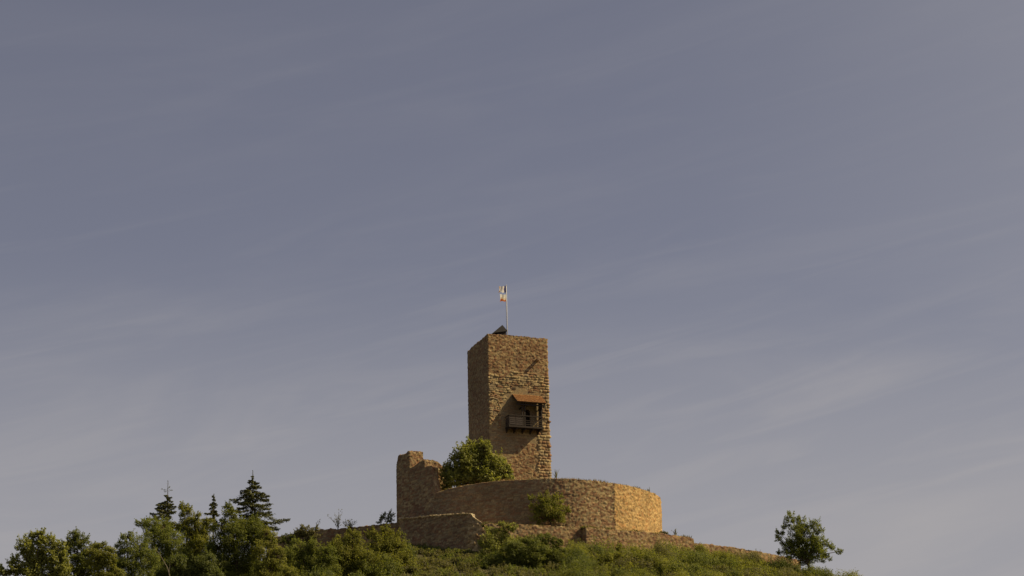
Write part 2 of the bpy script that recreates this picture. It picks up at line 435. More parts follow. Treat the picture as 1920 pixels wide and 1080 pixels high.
# ------------------------------------------------------------------ tower
A0 = P(914.2, 626, 304.5)                     # nearest top corner
TH = rad(19.8)
eu = Vector((math.cos(TH), math.sin(TH), 0))  # along the sunny face
en = Vector((math.sin(TH), -math.cos(TH), 0)) # its outward normal
ez = Vector((0, 0, 1))
SIDE = 8.34
tower = empty('stone_tower', (A0 + eu * 4 - en * 4 - ez * 24), 'tall square sandstone keep with a tiled timber balcony, standing inside the curved rampart', 'tower')
cA = A0; cB = A0 + eu * SIDE; cC = cB - en * SIDE; cD = A0 - en * SIDE
def fpt(u, out_, dn):                         # point on the sunny face: u along, out_ outward, dn below the top corner
    return A0 + eu * u + en * out_ - ez * dn
ZT = A0.z
def tower_pattern(s, z):
    # s: shaded side (D->A), sunny side (A->B), then the hidden sides
    u = s - SIDE; v = ZT - z
    nz1 = fbm(s * .5, z * .5, 77); nz2 = fbm(s * 1.1, z * 1.1, 78)
    small = rubble(s, z, 11, (.31, .21), .085, .20, pal=PAL * np.array([.86, .82, .80]))
    mid = masonry(s, z, 12, (.22, .36), (.3, .75), .16, .08, .22, wob=.12, vary=1.5, pal=PAL[[0, 2, 4, 5, 2, 1]] * 1.08)
    boss = masonry(s, z, 13, (.36, .46), (.45, .8), .19, .12, .20, vary=1.5, pal=PAL[[0, 2, 5, 1, 4, 6]])
    flat = masonry(s, z, 14, (.18, .27), (.35, .8), .018, .03, .03, pal=PAL[[0, 2, 4, 6]] * .88, mortar=(.215, .165, .10), vary=.4)
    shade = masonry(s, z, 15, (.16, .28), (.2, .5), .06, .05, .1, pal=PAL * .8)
    disp, col = small[0].copy(), small[1].copy()
    def put(mask, src):
        disp[mask] = src[0][mask]; col[mask] = src[1][mask]
    lit = (s >= SIDE) & (s <= 2 * SIDE + .35)
    v2 = v + 1.6 * (nz1 - .5)
    put(lit & (v2 > 5.3), mid)
    put(lit & (v2 > 7.6) & (u < SIDE), flat)
    put(lit & (v2 > 6.6) & (v2 < 8.2) & (u > 3.2) & (u < 5.6), flat)
    uu = u + 1.8 * (nz2 - .5)
    put(lit & (v > 7.2) & (v < 12.6 + 1.2 * (nz2 - .5)) & (uu < 2.3 - .09 * (v - 7)), mid)
    put(lit & (v > 5.4) & (uu * .3 + u * .7 > 7.15 + np.clip(.06 * (v - 8), -.3, .0) - .55 * (v > 13)), boss)
    put(lit & (v > 13.5) & (u > 5.1 - (v - 14) * .9) & (uu < 6.4) & (v > 14.5), small)
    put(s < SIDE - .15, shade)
    return disp, col
DU, DV0, DV1, DR = 5.30, 9.95, 12.62, .43     # doorway centre, crown, sill, half width
def arch_hole(s, z):
    u = s - SIDE - DU; v = ZT - z
    spring = DV0 + DR
    return (s > SIDE) & (s < 2 * SIDE) & (np.abs(u) < DR) & (v < DV1) & ((v > spring) | (u * u + (v - spring) ** 2 < DR * DR))
path = [(p.x, p.y) for p in (cD, cA, cB, cC, cD)]
walls, _ = stone_wall('wall', path, [ZT] * 5, ZT - 25, .9, tower_pattern, tower, step=[.1, .085, .3, .3], closed=True, zstep=.085, rag=.20, hole=arch_hole, seed=3, capcol=(.15, .095, .055))
m = MB()                                      # roof deck behind the parapet
ins = .85
m.box(cA + eu * ins - en * ins - ez * 1.15, eu * (SIDE - 2 * ins), -en * (SIDE - 2 * ins), ez * .2)
m.build('roof_deck', M_PAVE, tower)
# doorway: lined opening and a plank door
m = MB()
prof = [(-DR, DV1)] + [(-DR * math.cos(a), DV0 + DR - DR * math.sin(a)) for a in np.linspace(0, math.pi, 13)] + [(DR, DV1)]
for (u0, v0), (u1, v1) in zip(prof[:-1], prof[1:]):
    m.poly([fpt(DU + u0 * 1.04, .0, v0), fpt(DU + u1 * 1.04, .0, v1), fpt(DU + u1 * 1.04, -.62, v1), fpt(DU + u0 * 1.04, -.62, v0)])
cc_ = MB()
dw = m.build('doorway', mat_noise('door_reveal_stone', (.2, .13, .08), (.3, .21, .12), 5), tower)
m = MB(); m.poly([fpt(DU + u * 1.04, -.5, v) for u, v in prof]); m.poly([fpt(DU + u * 1.04, -.56, v) for u, v in prof])
m.build('door', M_DOOR, dw)
# solid block over the canopy, coloured dark for the shade inside a putlog hole
m = MB(); m.box(fpt(3.0, -.15, 7.35), eu * .75, en * .22, ez * .28); m.build('slot_shade_block', mat_noise('slot_shade', (.05, .035, .025), (.08, .06, .04), 5), tower)
# projecting waterspout beam high on the sunny face: its shadow is the diagonal mark below it
m = MB(); m.box(fpt(6.62, -.2, 3.05), eu * .30, en * 1.05, -ez * .28); m.build('stone_spout', mat_noise('spout_stone', (.2, .13, .08), (.3, .2, .12), 5), tower)

# balcony
BF = 12.62; BD = 1.5; BU0, BU1 = 2.2, 6.85; RH = 1.3
m = MB()
nb_ = 9
for k in range(nb_):                          # deck boards
    w_ = BD / nb_
    m.box(fpt(BU0, .02 + k * w_, BF), eu * (BU1 - BU0), en * (w_ - .012), -ez * .09)
deck = m.build('balcony', M_WOOD, tower)
m = MB()
m.box(fpt(BU0 - .04, BD - .06, BF + .02), eu * (BU1 - BU0 + .08), en * .12, -ez * .22)
m.box(fpt(BU0 - .04, .02, BF + .02), eu * .12, en * (BD - .085), -ez * .2)
m.box(fpt(BU1 - .08, .02, BF + .02), eu * .12, en * (BD - .085), -ez * .2)
m.build('edge_beam', M_WOOD, deck)
for u in (2.35, 3.35, 4.5, 5.6, 6.65):        # joists with knee braces
    m = MB()
    m.box(fpt(u - .09, -.1, BF + .24), eu * .18, en * (BD - .05), -ez * .2)
    a_ = fpt(u - .07, 0, BF + .70); 
    m.hexa([a_, a_ + eu * .14, a_ + eu * .14 + en * .7 + ez * .30, a_ + en * .7 + ez * .30, a_ + ez * .16, a_ + eu * .14 + ez * .16, a_ + eu * .14 + en * .7 + ez * .45, a_ + en * .7 + ez * .45][:8])
    m.build('bracket', M_WOOD, deck)
def rail_section(name, u0, u1, boards, mat):
    m = MB()
    hs_ = [(.12, .17), (.38, .17), (.64, .17), (.90, .17)] if boards else [(.18, .09), (.46, .07), (.72, .07)]
    for z_, hgt in hs_:
        m.box(fpt(u0, BD - .06, BF - z_), eu * (u1 - u0), en * .05, ez * hgt)
    m.build(name, mat, deck)
rail_section('board_railing', BU0 + .02, 4.05, True, M_BOARD)
rail_section('open_railing', 4.15, BU1, False, M_WOOD)
m = MB(); m.box(fpt(BU0 - .05, BD - .1, BF - RH), eu * (BU1 - BU0 + .1), en * .14, ez * .11); m.build('handrail', M_WOOD, deck)
for u in (BU0, BU1 - .06):
    m = MB()
    for z_ in (.12, .38, .64, .90): m.box(fpt(u, .1, BF - z_), eu * .05, en * (BD - .2), ez * .17)
    m.box(fpt(u - .03, .05, BF - RH), eu * .11, en * (BD - .17), ez * .1)
    m.build('side_railing', M_BOARD, deck)
for u in (BU0 + .02, 3.1):
    m = MB(); m.box(fpt(u, BD - .1, BF), eu * .1, en * .09, ez * (RH - .02)); m.build('railing_post', M_WOOD, deck)
# canopy on posts
CU0, CU1 = 3.25, 7.25; CR = 8.05; CDP = 1.95; CDR = 1.45
def cpt(u, f, lift=0.0):                       # f 0 ridge at wall .. 1 eave
    return fpt(u, f * CDP, CR + f * CDR) + (en * CDR + ez * CDP).normalized() * lift
m = MB()
m.hexa([cpt(CU0, 0, -.12), cpt(CU1, 0, -.12), cpt(CU1, 1, -.12), cpt(CU0, 1, -.12), cpt(CU0, 0, 0), cpt(CU1, 0, 0), cpt(CU1, 1, 0), cpt(CU0, 1, 0)])
canopy = m.build('canopy', M_WOOD, tower)
m = MB()
ntile = 21
for k in range(ntile):                         # rows of half-round clay tiles, lapped down the slope
    u = CU0 - .02 + (k + .5) * (CU1 - CU0 + .06) / ntile
    for c_ in range(6):
        f0, f1 = c_ / 6, (c_ + 1) / 6 + .03
        r0, r1 = .082, .10
        jt = (h2(k, c_, 3) - .5) * .03
        ring = []
        for (f_, r_, l_) in ((f0, r0, .015), (f1, r1, .05)):
            ring.append([cpt(u + jt + r_ * math.cos(a), min(f_, 1.05), l_ + r_ * math.sin(a)) for a in np.linspace(math.pi, 0, 7)])
        for j in range(6): m.poly([ring[0][j], ring[1][j], ring[1][j + 1], ring[0][j + 1]])
        m.poly(ring[1])
m.build('roof_tiles', M_TILE, canopy)
m = MB()
m.box(cpt(CU0 + .0, 1, -.26) - en * .22, eu * (CU1 - CU0), en * .14, -ez * .16); m.build('eave_beam', M_WOOD, canopy)
for u in (CU0 + .06, CU0 + 1.3, CU0 + 2.6, CU1 - .16):
    m = MB(); a_ = cpt(u, .02, -.25); b_ = cpt(u, .98, -.25)
    m.hexa([a_, a_ + eu * .1, b_ + eu * .1, b_, a_ + ez * .13, a_ + eu * .1 + ez * .13, b_ + eu * .1 + ez * .13, b_ + ez * .13])
    m.build('rafter', M_WOOD, canopy)
for u in (4.02, 4.34, 6.70):
    m = MB(); zt = CR + CDR * (BD - .1) / CDP + .1
    m.box(fpt(u, BD - .16, BF), eu * .15, en * .15, ez * (BF - zt)); m.build('canopy_post', M_WOOD, canopy)
m = MB()
for k_ in range(6): m.box(fpt(6.80, .12 + k_ * .215, BF - RH - .02), eu * .035, en * .2, ez * (BF - RH - .02 - (CR + CDR * (.12 + k_ * .215 + .2) / CDP) - .22))
m.build('side_boarding', M_BOARD, canopy)
m = MB()
m.box(fpt(4.1, .05, CR + CDR + .55), eu * .14, en * (BD - .2), ez * .14); m.build('tie_beam', M_WOOD, canopy)
m = MB(); m.box(fpt(6.72, .05, CR + CDR + .55), eu * .14, en * (BD - .2), ez * .14); m.build('tie_beam', M_WOOD, canopy)

# slate stair-head cabin on the roof
hb = P(941, 628, 307.6)
hut = MB(); q_ = 1.05
o_ = Vector((hb.x, hb.y, ZT - 1.0))
def hp(a, b, z): return o_ + eu * a - en * b + ez * z
zr = P(943.5, 608.5, 308.1).z - o_.z; ze = P(953, 620.5, 307.7).z - o_.z
hut.box(hp(-.62, 0, 0), eu * 1.24, -en * 1.7, ez * ze)
cab = hut.build('roof_cabin', M_WOOD, tower)
rf = MB(); 
apx = [hp(.30, .55, zr), hp(.30, 1.3, zr)]
c4 = [hp(-1.35, -.25, ze - .45), hp(.75, -.2, ze), hp(.75, 2.0, ze), hp(-1.35, 2.0, ze - .45)]
rf.poly([c4[0], c4[1], apx[0]]); rf.poly([c4[1], c4[2], apx[1], apx[0]]); rf.poly([c4[2], c4[3], apx[1]]); rf.poly([c4[3], c4[0], apx[0], apx[1]]); rf.poly([c4[3], c4[2], c4[1], c4[0]])
rf.build('cabin_roof', M_SLATE, cab)

# flagpole and flags
pb = P(951.2, 622, 308.9); pt = P(948.9, 536, 308.9)
pb = Vector((pb.x, pb.y, ZT - .95)); pt = Vector((pb.x, pb.y, pt.z))
pole = empty('flagpole', pb, 'slim white flagpole rising beside the dark slate cabin on the tower top', 'flagpole')
m = MB(); m.tube([pb, pb.lerp(pt, .5), pt], [.06, .05, .04], 10); m.build('pole', M_POLE, pole, True)
m = MB(); m.tube([pt - ez * .02, pt + ez * .06, pt + ez * .12], [.05, .09, .03], 10); m.build('finial', M_POLE, pole, True)
m = MB(); m.tube([pb + Vector((-.11, 0, .8)), pt + Vector((-.075, 0, -.1))], [.014, .014], 5); m.build('halyard', M_ROPE, pole)
m = MB(); m.box(pb + Vector((-.2, -.2, -.03)), (.4, 0, 0), (0, .4, 0), (0, 0, .1)); m.build('base_plate', M_POLE, pole)
def mat_flag(name, mode):
    m, t, b = mat_base(name, .8)
    tcn = N(t, 'ShaderNodeUVMap'); sp = N(t, 'ShaderNodeSeparateXYZ'); t.links.new(tcn.outputs[0], sp.inputs[0])
    cr = N(t, 'ShaderNodeValToRGB'); cr.color_ramp.interpolation = 'CONSTANT'
    if mode == 'blue':
        els = [(0.0, (.10, .09, .22)), (.30, (.92, .88, .82)), (.86, (.45, .26, .16))]; src = 0
    else:
        els = [(0.0, (.62, .20, .06)), (.30, (.88, .72, .52)), (.55, (.92, .88, .80))]; src = 1
    cr.color_ramp.elements[0].position = 0; cr.color_ramp.elements[0].color = (*els[0][1], 1)
    cr.color_ramp.elements[1].position = els[1][0]; cr.color_ramp.elements[1].color = (*els[1][1], 1)
    e = cr.color_ramp.elements.new(els[2][0]); e.color = (*els[2][1], 1)
    t.links.new(sp.outputs[src], cr.inputs[0]); t.links.new(cr.outputs[0], b.inputs['Base Color'])
    o = t.nodes['Material Output']; tr = N(t, 'ShaderNodeBsdfTranslucent'); t.links.new(cr.outputs[0], tr.inputs[0])
    ms = N(t, 'ShaderNodeMixShader'); ms.inputs[0].default_value = .5
    t.links.new(b.outputs[0], ms.inputs[1]); t.links.new(tr.outputs[0], ms.inputs[2]); t.links.new(ms.outputs[0], o.inputs[0])
    return m
def flag(zc, h, w, mode, label, seed):
    nu, nv = 22, 16; vs = []; uv = []
    ld = Vector((-.80, -.60, 0))               # blown to the left and towards the viewer, facing the sun
    pr = Vector((-.60, .80, 0))
    for i in range(nu + 1):
        for j in range(nv + 1):
            a, b = i / nu, j / nv
            wv = .16 * a ** .6 * math.sin(a * 7.5 + b * 1.6 + seed) + .06 * a * math.sin(a * 15 + b * 4 + seed)
            sag = -.30 * h * a ** 1.5 * (.6 + .5 * math.sin(seed + b * 2)) * .6
            p = Vector((pb.x - .09, pb.y, zc - h / 2 + b * h * (1 - .12 * a))) + ld * (a * w * (1 - .08 * math.sin(3 * b))) + pr * wv + Vector((0, 0, sag + .05 * math.sin(a * 9 + seed)))
            vs.append(p); uv.append((a + .06 * math.sin(b * 9), b + .08 * math.sin(a * 6)))
    fs = [(i * (nv + 1) + j, (i + 1) * (nv + 1) + j, (i + 1) * (nv + 1) + j + 1, i * (nv + 1) + j + 1) for i in range(nu) for j in range(nv)]
    me = bpy.data.meshes.new('flag'); me.from_pydata([tuple(v) for v in vs], [], fs); me.update()
    ul = me.uv_layers.new(name='UVMap')
    for l in me.loops: ul.data[l.index].uv = uv[l.vertex_index]
    for p in me.polygons: p.use_smooth = True
    me.materials.append(mat_flag('flag_cloth_' + mode, mode))
    o = bpy.data.objects.new('flag', me); COL.objects.link(o)
    return tag(o, label, 'flag')
flag(P(943, 543, 308.9).z, .95, 1.15, 'blue', 'upper flag on the pole, white with a dark blue band along the pole', .6)
flag(P(943, 559, 308.9).z, 1.0, 1.1, 'orange', 'lower flag on the pole, white fading to an orange band along its bottom', 2.3)

# ------------------------------------------------------------------ curved rampart
ring_px = [(814, 298.3, 926), (840, 296.8, 918), (880, 295.0, 909), (930, 293.3, 903), (985, 292.0, 899.5), (1040, 291.5, 898), (1095, 292.0, 900), (1150, 293.4, 907)]
ring_px2 = [(1150, 293.4, 907), (1180, 295.3, 912), (1205, 297.8, 918.5), (1224, 300.6, 925.5), (1234, 303.4, 932), (1237, 306.2, 939)]
P1 = [P(a, c, b) for a, b, c in ring_px]; P2 = [P(a, c, b) for a, b, c in ring_px2]
print('ring tops', [round(p.z, 2) for p in P1 + P2])
rp = catmull([tuple(p) for p in P1], 6)[:-1] + catmull([tuple(p) for p in P2], 6)
back = [P2[-1] + Vector((-1.0, 5, 0)), P2[-1] + Vector((-4.5, 9, 0)), P2[-1] + Vector((-10, 11.5, 0))]
rp += [tuple(p) for p in catmull([tuple(P2[-1])] + [tuple(b) for b in back], 4)][1:]
ring_xy = [(p[0], p[1]) for p in rp]; ring_top = [p[2] for p in rp]
XYr, Sr, Kr = resample(ring_xy, .5)
def ring_pattern(s, z):
    a = rubble(s, z, 41, (.32, .23), .08, .17)
    b = masonry(s, z, 42, (.17, .28), (.3, .7), .035, .05, .06, pal=PAL[[0, 1, 2, 4, 6]] * .92, vary=.6)
    c = rubble(s, z, 43, (.36, .27), .12, .28, pal=PAL[[0, 2, 4, 5, 2, 5]] * np.array([1.13, .99, .80]))
    k = np.clip((s - 14.0 + 1.2 * (fbm(s * .5, z * .5, 6) - .5)) / 1.5, 0, 1)
    disp = b[0] * (1 - k) + a[0] * k; col = b[1] * (1 - k[..., None]) + a[1] * k[..., None]
    mk = s > KINK + .25 * (fbm(s, z * 1.5, 8) - .5)
    disp[mk] = c[0][mk] + .06; col[mk] = c[1][mk]
    return disp, col
KINK = sum((Vector(rp[i + 1][:2]) - Vector(rp[i][:2])).length for i in range(7 * 6))
RB = 63.0
ramp = empty('curved_rampart', (P1[5].x, P1[5].y, RB), 'long curved sandstone rampart wrapping round the foot of the tower', 'rampart')
_, ringinfo = stone_wall('wall', ring_xy, ring_top, RB, 1.3, ring_pattern, ramp, step=.1, zstep=.1, rag=.10, seed=9)

# ------------------------------------------------------------------ ruined building corner left of the rampart
ruin = empty('ruined_wall', (P(790, 960, 300).x, 300, RB), 'jagged ruined wall with a tall broken pier, left end of the rampart', 'ruined wall')
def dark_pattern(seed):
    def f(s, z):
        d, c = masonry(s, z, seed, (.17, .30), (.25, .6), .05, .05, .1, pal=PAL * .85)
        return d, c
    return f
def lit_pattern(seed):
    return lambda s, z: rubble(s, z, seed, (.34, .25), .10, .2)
front_px = [(743.5, 304.2, 872), (746.5, 303.9, 855), (750, 303.6, 853), (760, 302.8, 852), (765, 302.4, 846), (767, 302.3, 846), (768, 302.2, 879), (776, 301.6, 875), (788, 300.6, 866),
            (794.5, 300.0, 863.5), (796, 299.9, 863.5), (797, 299.8, 876), (808.5, 298.9, 873), (809.5, 298.8, 880), (811, 298.7, 898), (815.5, 298.3, 921), (816, 298.2, 926)]
FP = [P(a, c, b) for a, b, c in front_px]
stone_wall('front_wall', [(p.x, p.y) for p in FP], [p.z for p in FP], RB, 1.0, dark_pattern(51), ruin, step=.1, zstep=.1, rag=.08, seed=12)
a_ = P(766.5, 846, 303.4); b_ = a_ + eu * 1.9
stone_wall('pier', [(a_.x, a_.y), (b_.x, b_.y)], [a_.z, a_.z + .05], RB, 1.1, lit_pattern(52), ruin, step=.09, zstep=.09, rag=.06, seed=14)
a_ = P(794, 863, 301.0)
q = [a_ + eu * d for d in (0, 1.0, 1.8, 2.35, 2.75, 3.0, 3.25)]
hz_ = [a_.z, a_.z - .02, a_.z - .15, a_.z - .6, a_.z - 1.0, a_.z - 1.9, a_.z - 2.2]
stone_wall('cross_wall', [(p.x, p.y) for p in q], [z + .1 for z in hz_], RB, 1.0, lit_pattern(53), ruin, step=.09, zstep=.09, rag=.1, seed=15)

# ------------------------------------------------------------------ lower retaining wall (dark) and terrace wall
ret = empty('retaining_wall', (P(820, 1000, 297).x, 297, 58), 'low dark retaining wall with a coping coloured pale as a lit edge, below the ruined wall', 'retaining wall')
rw = [(748, 300.3, 972), (775, 298.4, 970), (805, 296.2, 967), (840, 293.8, 965), (866, 291.9, 963), (878, 291.25, 962.5), (884, 291.05, 963), (887, 291.0, 969), (893, 290.95, 974), (906, 290.9, 982), (914, 291.3, 988)]
RWp = [P(a, c, b) for a, b, c in rw]
def ret_pattern(s, z):
    d, c = masonry(s, z, 61, (.17, .30), (.25, .6), .05, .05, .1, pal=PAL * .85)
    m_ = np.abs(z - z.max(1, keepdims=True)) < .17          # coping course of loose stones, coloured pale for the lit top edge
    r = rubble(s, z, 64, (.42, .3), .26, .5, pal=PAL[[2, 5, 5]] * 1.35)
    d = np.where(m_, r[0], d); c = np.where(m_[..., None], r[1], c)
    e_ = s > s.max() - 2.6                                    # broken lighter rubble at the right end
    q = rubble(s, z, 65, (.5, .36), .2, .4, pal=PAL[[0, 2, 4, 5]])
    d = np.where(e_ & ~m_, q[0], d); c = np.where((e_ & ~m_)[..., None], q[1], c)
    return d, c
stone_wall('wall', [(p.x, p.y) for p in RWp], [p.z for p in RWp], 57, 1.1, ret_pattern, ret, step=.1, zstep=.1, rag=.06, seed=18, capcol=(.30, .25, .17))

ter = empty('terrace_wall', (P(1100, 1000, 290).x, 290, 58), 'long low rubble terrace wall with a step in it, in front of the rampart', 'terrace wall')
tw = [(908, 287.2, 984), (950, 287.4, 983), (1010, 288.4, 986), (1060, 289.5, 988.5), (1091, 290.4, 989.5), (1098, 289.0, 990), (1140, 289.9, 993), (1180, 291.2, 996.5), (1240, 293.3, 1001.5), (1298, 295.6, 1009), (1300, 295.66, 1010), (1301, 295.7, 1018.5), (1350, 297.4, 1024), (1400, 299.3, 1030.5), (1450, 301.6, 1040), (1500, 304.4, 1051)]
TWp = [P(a, c, b) for a, b, c in tw]
print('terrace tops', [round(p.z, 2) for p in TWp])
stone_wall('wall', [(p.x, p.y) for p in TWp], [p.z for p in TWp], 55, .9, lambda s, z: rubble(s, z, 71, (.30, .22), .085, .19,  pal=PAL[[0, 1, 3, 4, 6, 2]] * .95), ter, step=.1, zstep=.1, rag=.16, seed=21)
# low wall far left, half hidden by bushes
low = empty('low_wall', (P(640, 1000, 306).x, 306, 60), 'low dark overgrown wall behind the bushes left of the ruin', 'wall')
lw = [(500, 310.5, 1010), (560, 309.0, 999), (600, 308.0, 993.5), (660, 306.5, 990), (710, 305.3, 984.5), (748, 304.4, 981)]
LWp = [P(a, c, b) for a, b, c in lw]
stone_wall('wall', [(p.x, p.y) for p in LWp], [p.z for p in LWp], 58, .9, dark_pattern(81), low, step=.12, zstep=.12, rag=.2, seed=25)

# level ground held by the walls
def flat_ground(name, pts, z, label):
    m = MB(); m.poly([(p[0], p[1], z) for p in pts]); o = m.build(name, M_PAVE)
    return tag(o, label, None, None, 'structure')
tpts = [(p.x, p.y + .4) for p in TWp]
flat_ground('terrace_ground', [(RWp[-1].x + .4, RWp[-1].y + 1)] + [(p[0], p[1]) for p in tpts[:9]] + [(P2[-1].x, P2[-1].y + 3), (P2[-1].x - 8, P2[-1].y + 12), (FP[0].x + 2, FP[0].y + 12), (FP[0].x + 2, FP[0].y + 1)], min(p.z for p in TWp[:9]) - .35, 'trodden earth terrace behind the low terrace wall')
flat_ground('courtyard_ground', [(x, y + .6) for x, y in ring_xy[::4]] + [(FP[0].x + 3, FP[0].y + 12), (FP[0].x + 1, FP[0].y + .6)], 70.0, 'earth courtyard round the tower')

# ------------------------------------------------------------------ plants
def leaf_mesh(name, cen, nrm, size, colr, parent, mat=None, aspect=.62, rs=None, lengthdir=None):
    n = len(cen); rs = rs or np.random.RandomState(1)
    nrm = nrm / (np.linalg.norm(nrm, axis=1)[:, None] + 1e-9)
    if lengthdir is None: lengthdir = rs.normal(size=(n, 3))
    a = lengthdir - nrm * (lengthdir * nrm).sum(1)[:, None]; a /= np.linalg.norm(a, axis=1)[:, None] + 1e-9
    b = np.cross(nrm, a)
    L = size[:, None]
    v = np.stack([cen - a * L * .5, cen + b * L * .5 * aspect + nrm * L * .08, cen + a * L * .5, cen - b * L * .5 * aspect + nrm * L * .08], 1)
    q = np.arange(n * 4).reshape(n, 4)
    return np_mesh(name, v.reshape(-1, 3), q, None, mat or M_LEAF, parent, np.repeat(colr, 4, 0))

GREEN = {'olive': ((.095, .115, .028), (.235, .245, .055)), 'deep': ((.08, .10, .028), (.17, .185, .05)),
         'fresh': ((.125, .14, .028), (.30, .285, .055)), 'pale': ((.16, .175, .05), (.37, .365, .10)), 'dull': ((.12, .115, .05), (.21, .19, .08)),
         'green': ((.12, .145, .036), (.27, .285, .065)), 'needle': ((.10, .11, .055), (.20, .20, .09)), 'dry': ((.20, .15, .07), (.32, .24, .11))}
def leaf_cols(n, kind, rs, clump=None):
    lo, hi = map(np.array, GREEN[kind])
    t = np.clip(rs.normal(.45, .25, n) if clump is None else clump + rs.normal(0, .27, n), 0, 1)[:, None]
    return lo + (hi - lo) * t

LT = 'trees of the left thicket'
def tree(name, label, cat, blobs, Y, base_px, kind='olive', leaf=.22, dens=1.0, seed=0, group=None, depth=.8, twigs=1.0, trunk_r=.16, gappy=.35, base_z=None, sprig=0.0):
    """blobs: crown masses (px, py, radius px) at distance Y; each is filled with leafy clumps carried on limbs"""
    rs = np.random.RandomState(seed + 100); pm = PXM(Y)
    cs = []
    if group == LT: blobs = blobs + [(base_px - 14, 1112, 28), (base_px + 16, 1132, 30), (base_px, 1165, 26)]   # skirts below the frame
    for bx, by, br in blobs:
        c = P(bx, by, Y); R = br / pm
        c = c + Vector((0, rs.uniform(-.5, .5) * R * depth * 1.4, 0)); cs.append((c, R))
    bp = P(base_px, 1000, Y); gx, gy = bp.x, bp.y
    gz = float(H(gx, gy)) - .1 if base_z is None else base_z
    root = empty(name, (gx, gy, gz), label, cat, group)
    cen, nrm, ct = [], [], []
    mean = sum((c for c, R in cs), Vector()) / len(cs)
    tips = []
    for c, R in cs:
        ncl = max(7, int(34 * (R / 1.0) ** 1.4 * gappy / .35)); ncl = min(ncl, 80)
        for k in range(ncl):
            d = rs.normal(size=3); d /= np.linalg.norm(d); d[1] *= depth
            rr = R * rs.uniform(.35, .95) ** .6
            cc = np.array(c) + d * rr
            r = R * rs.uniform(.2, .42)
            if r * pm < 3: r = 3 / pm
            tips.append((cc, r))
            nl = int(dens * 11 * (r / leaf) ** 2) + 18
            dd = rs.normal(size=(nl, 3)); dd /= np.linalg.norm(dd, axis=1)[:, None]
            rad_ = r * rs.uniform(.25, 1.12, nl) ** .55
            sq = np.array([1.15, 1.0, .78])
            pts = cc + dd * rad_[:, None] * sq
            cen.append(pts); nrm.append(dd * .6 + rs.normal(size=(nl, 3)) * .5 + np.array([.45, -.25, .5])); ct.append(np.full(nl, rs.uniform(.15, .8)))
            if sprig and rs.rand() < sprig:            # a shoot poking out of the outline
                o = d + np.array([0, 0, .9]); o /= np.linalg.norm(o)
                ns = 16; tt_ = np.linspace(.5, 1.75, ns)
                cen.append(cc + o * (r * tt_)[:, None] + rs.normal(size=(ns, 3)) * leaf * .3); nrm.append(rs.normal(size=(ns, 3)) + np.array([0, 0, .4])); ct.append(np.full(ns, .6))
    cen = np.concatenate(cen); nrm = np.concatenate(nrm); ct = np.concatenate(ct)
    sz = leaf * rs.uniform(.6, 1.35, len(cen))
    m = MB(); top = mean.lerp(Vector((gx, gy, gz)), .25)
    m.tube([(gx, gy, gz), (gx + .1, gy, gz + .4 * (top.z - gz)), top], [trunk_r * 1.3, trunk_r, trunk_r * .7], 7)
    for c, R in cs:
        s0 = Vector((gx + .08, gy, gz + (top.z - gz) * rs.uniform(.4, .9))); mid_ = s0.lerp(c, .5) + Vector((rs.normal() * .1, rs.normal() * .1, .15))
        m.tube([s0, mid_, c], [trunk_r * .6, trunk_r * .42, trunk_r * .22], 5)
    for k, (cc, r) in enumerate(tips):
        if rs.rand() < .55 * twigs:
            j = min(range(len(cs)), key=lambda i: (cs[i][0] - Vector(cc)).length); c = cs[j][0]
            e = Vector(cc) + (Vector(cc) - c) * .15
            m.tube([c, c.lerp(e, .55) + Vector((0, 0, .05)), e], [trunk_r * .22, trunk_r * .16, trunk_r * .06], 4, False)
    m.build('trunk', M_BARK, root)
    leaf_mesh('crown', cen, nrm, sz, leaf_cols(len(cen), kind, rs, ct), root, rs=rs, aspect=.5)
    return root

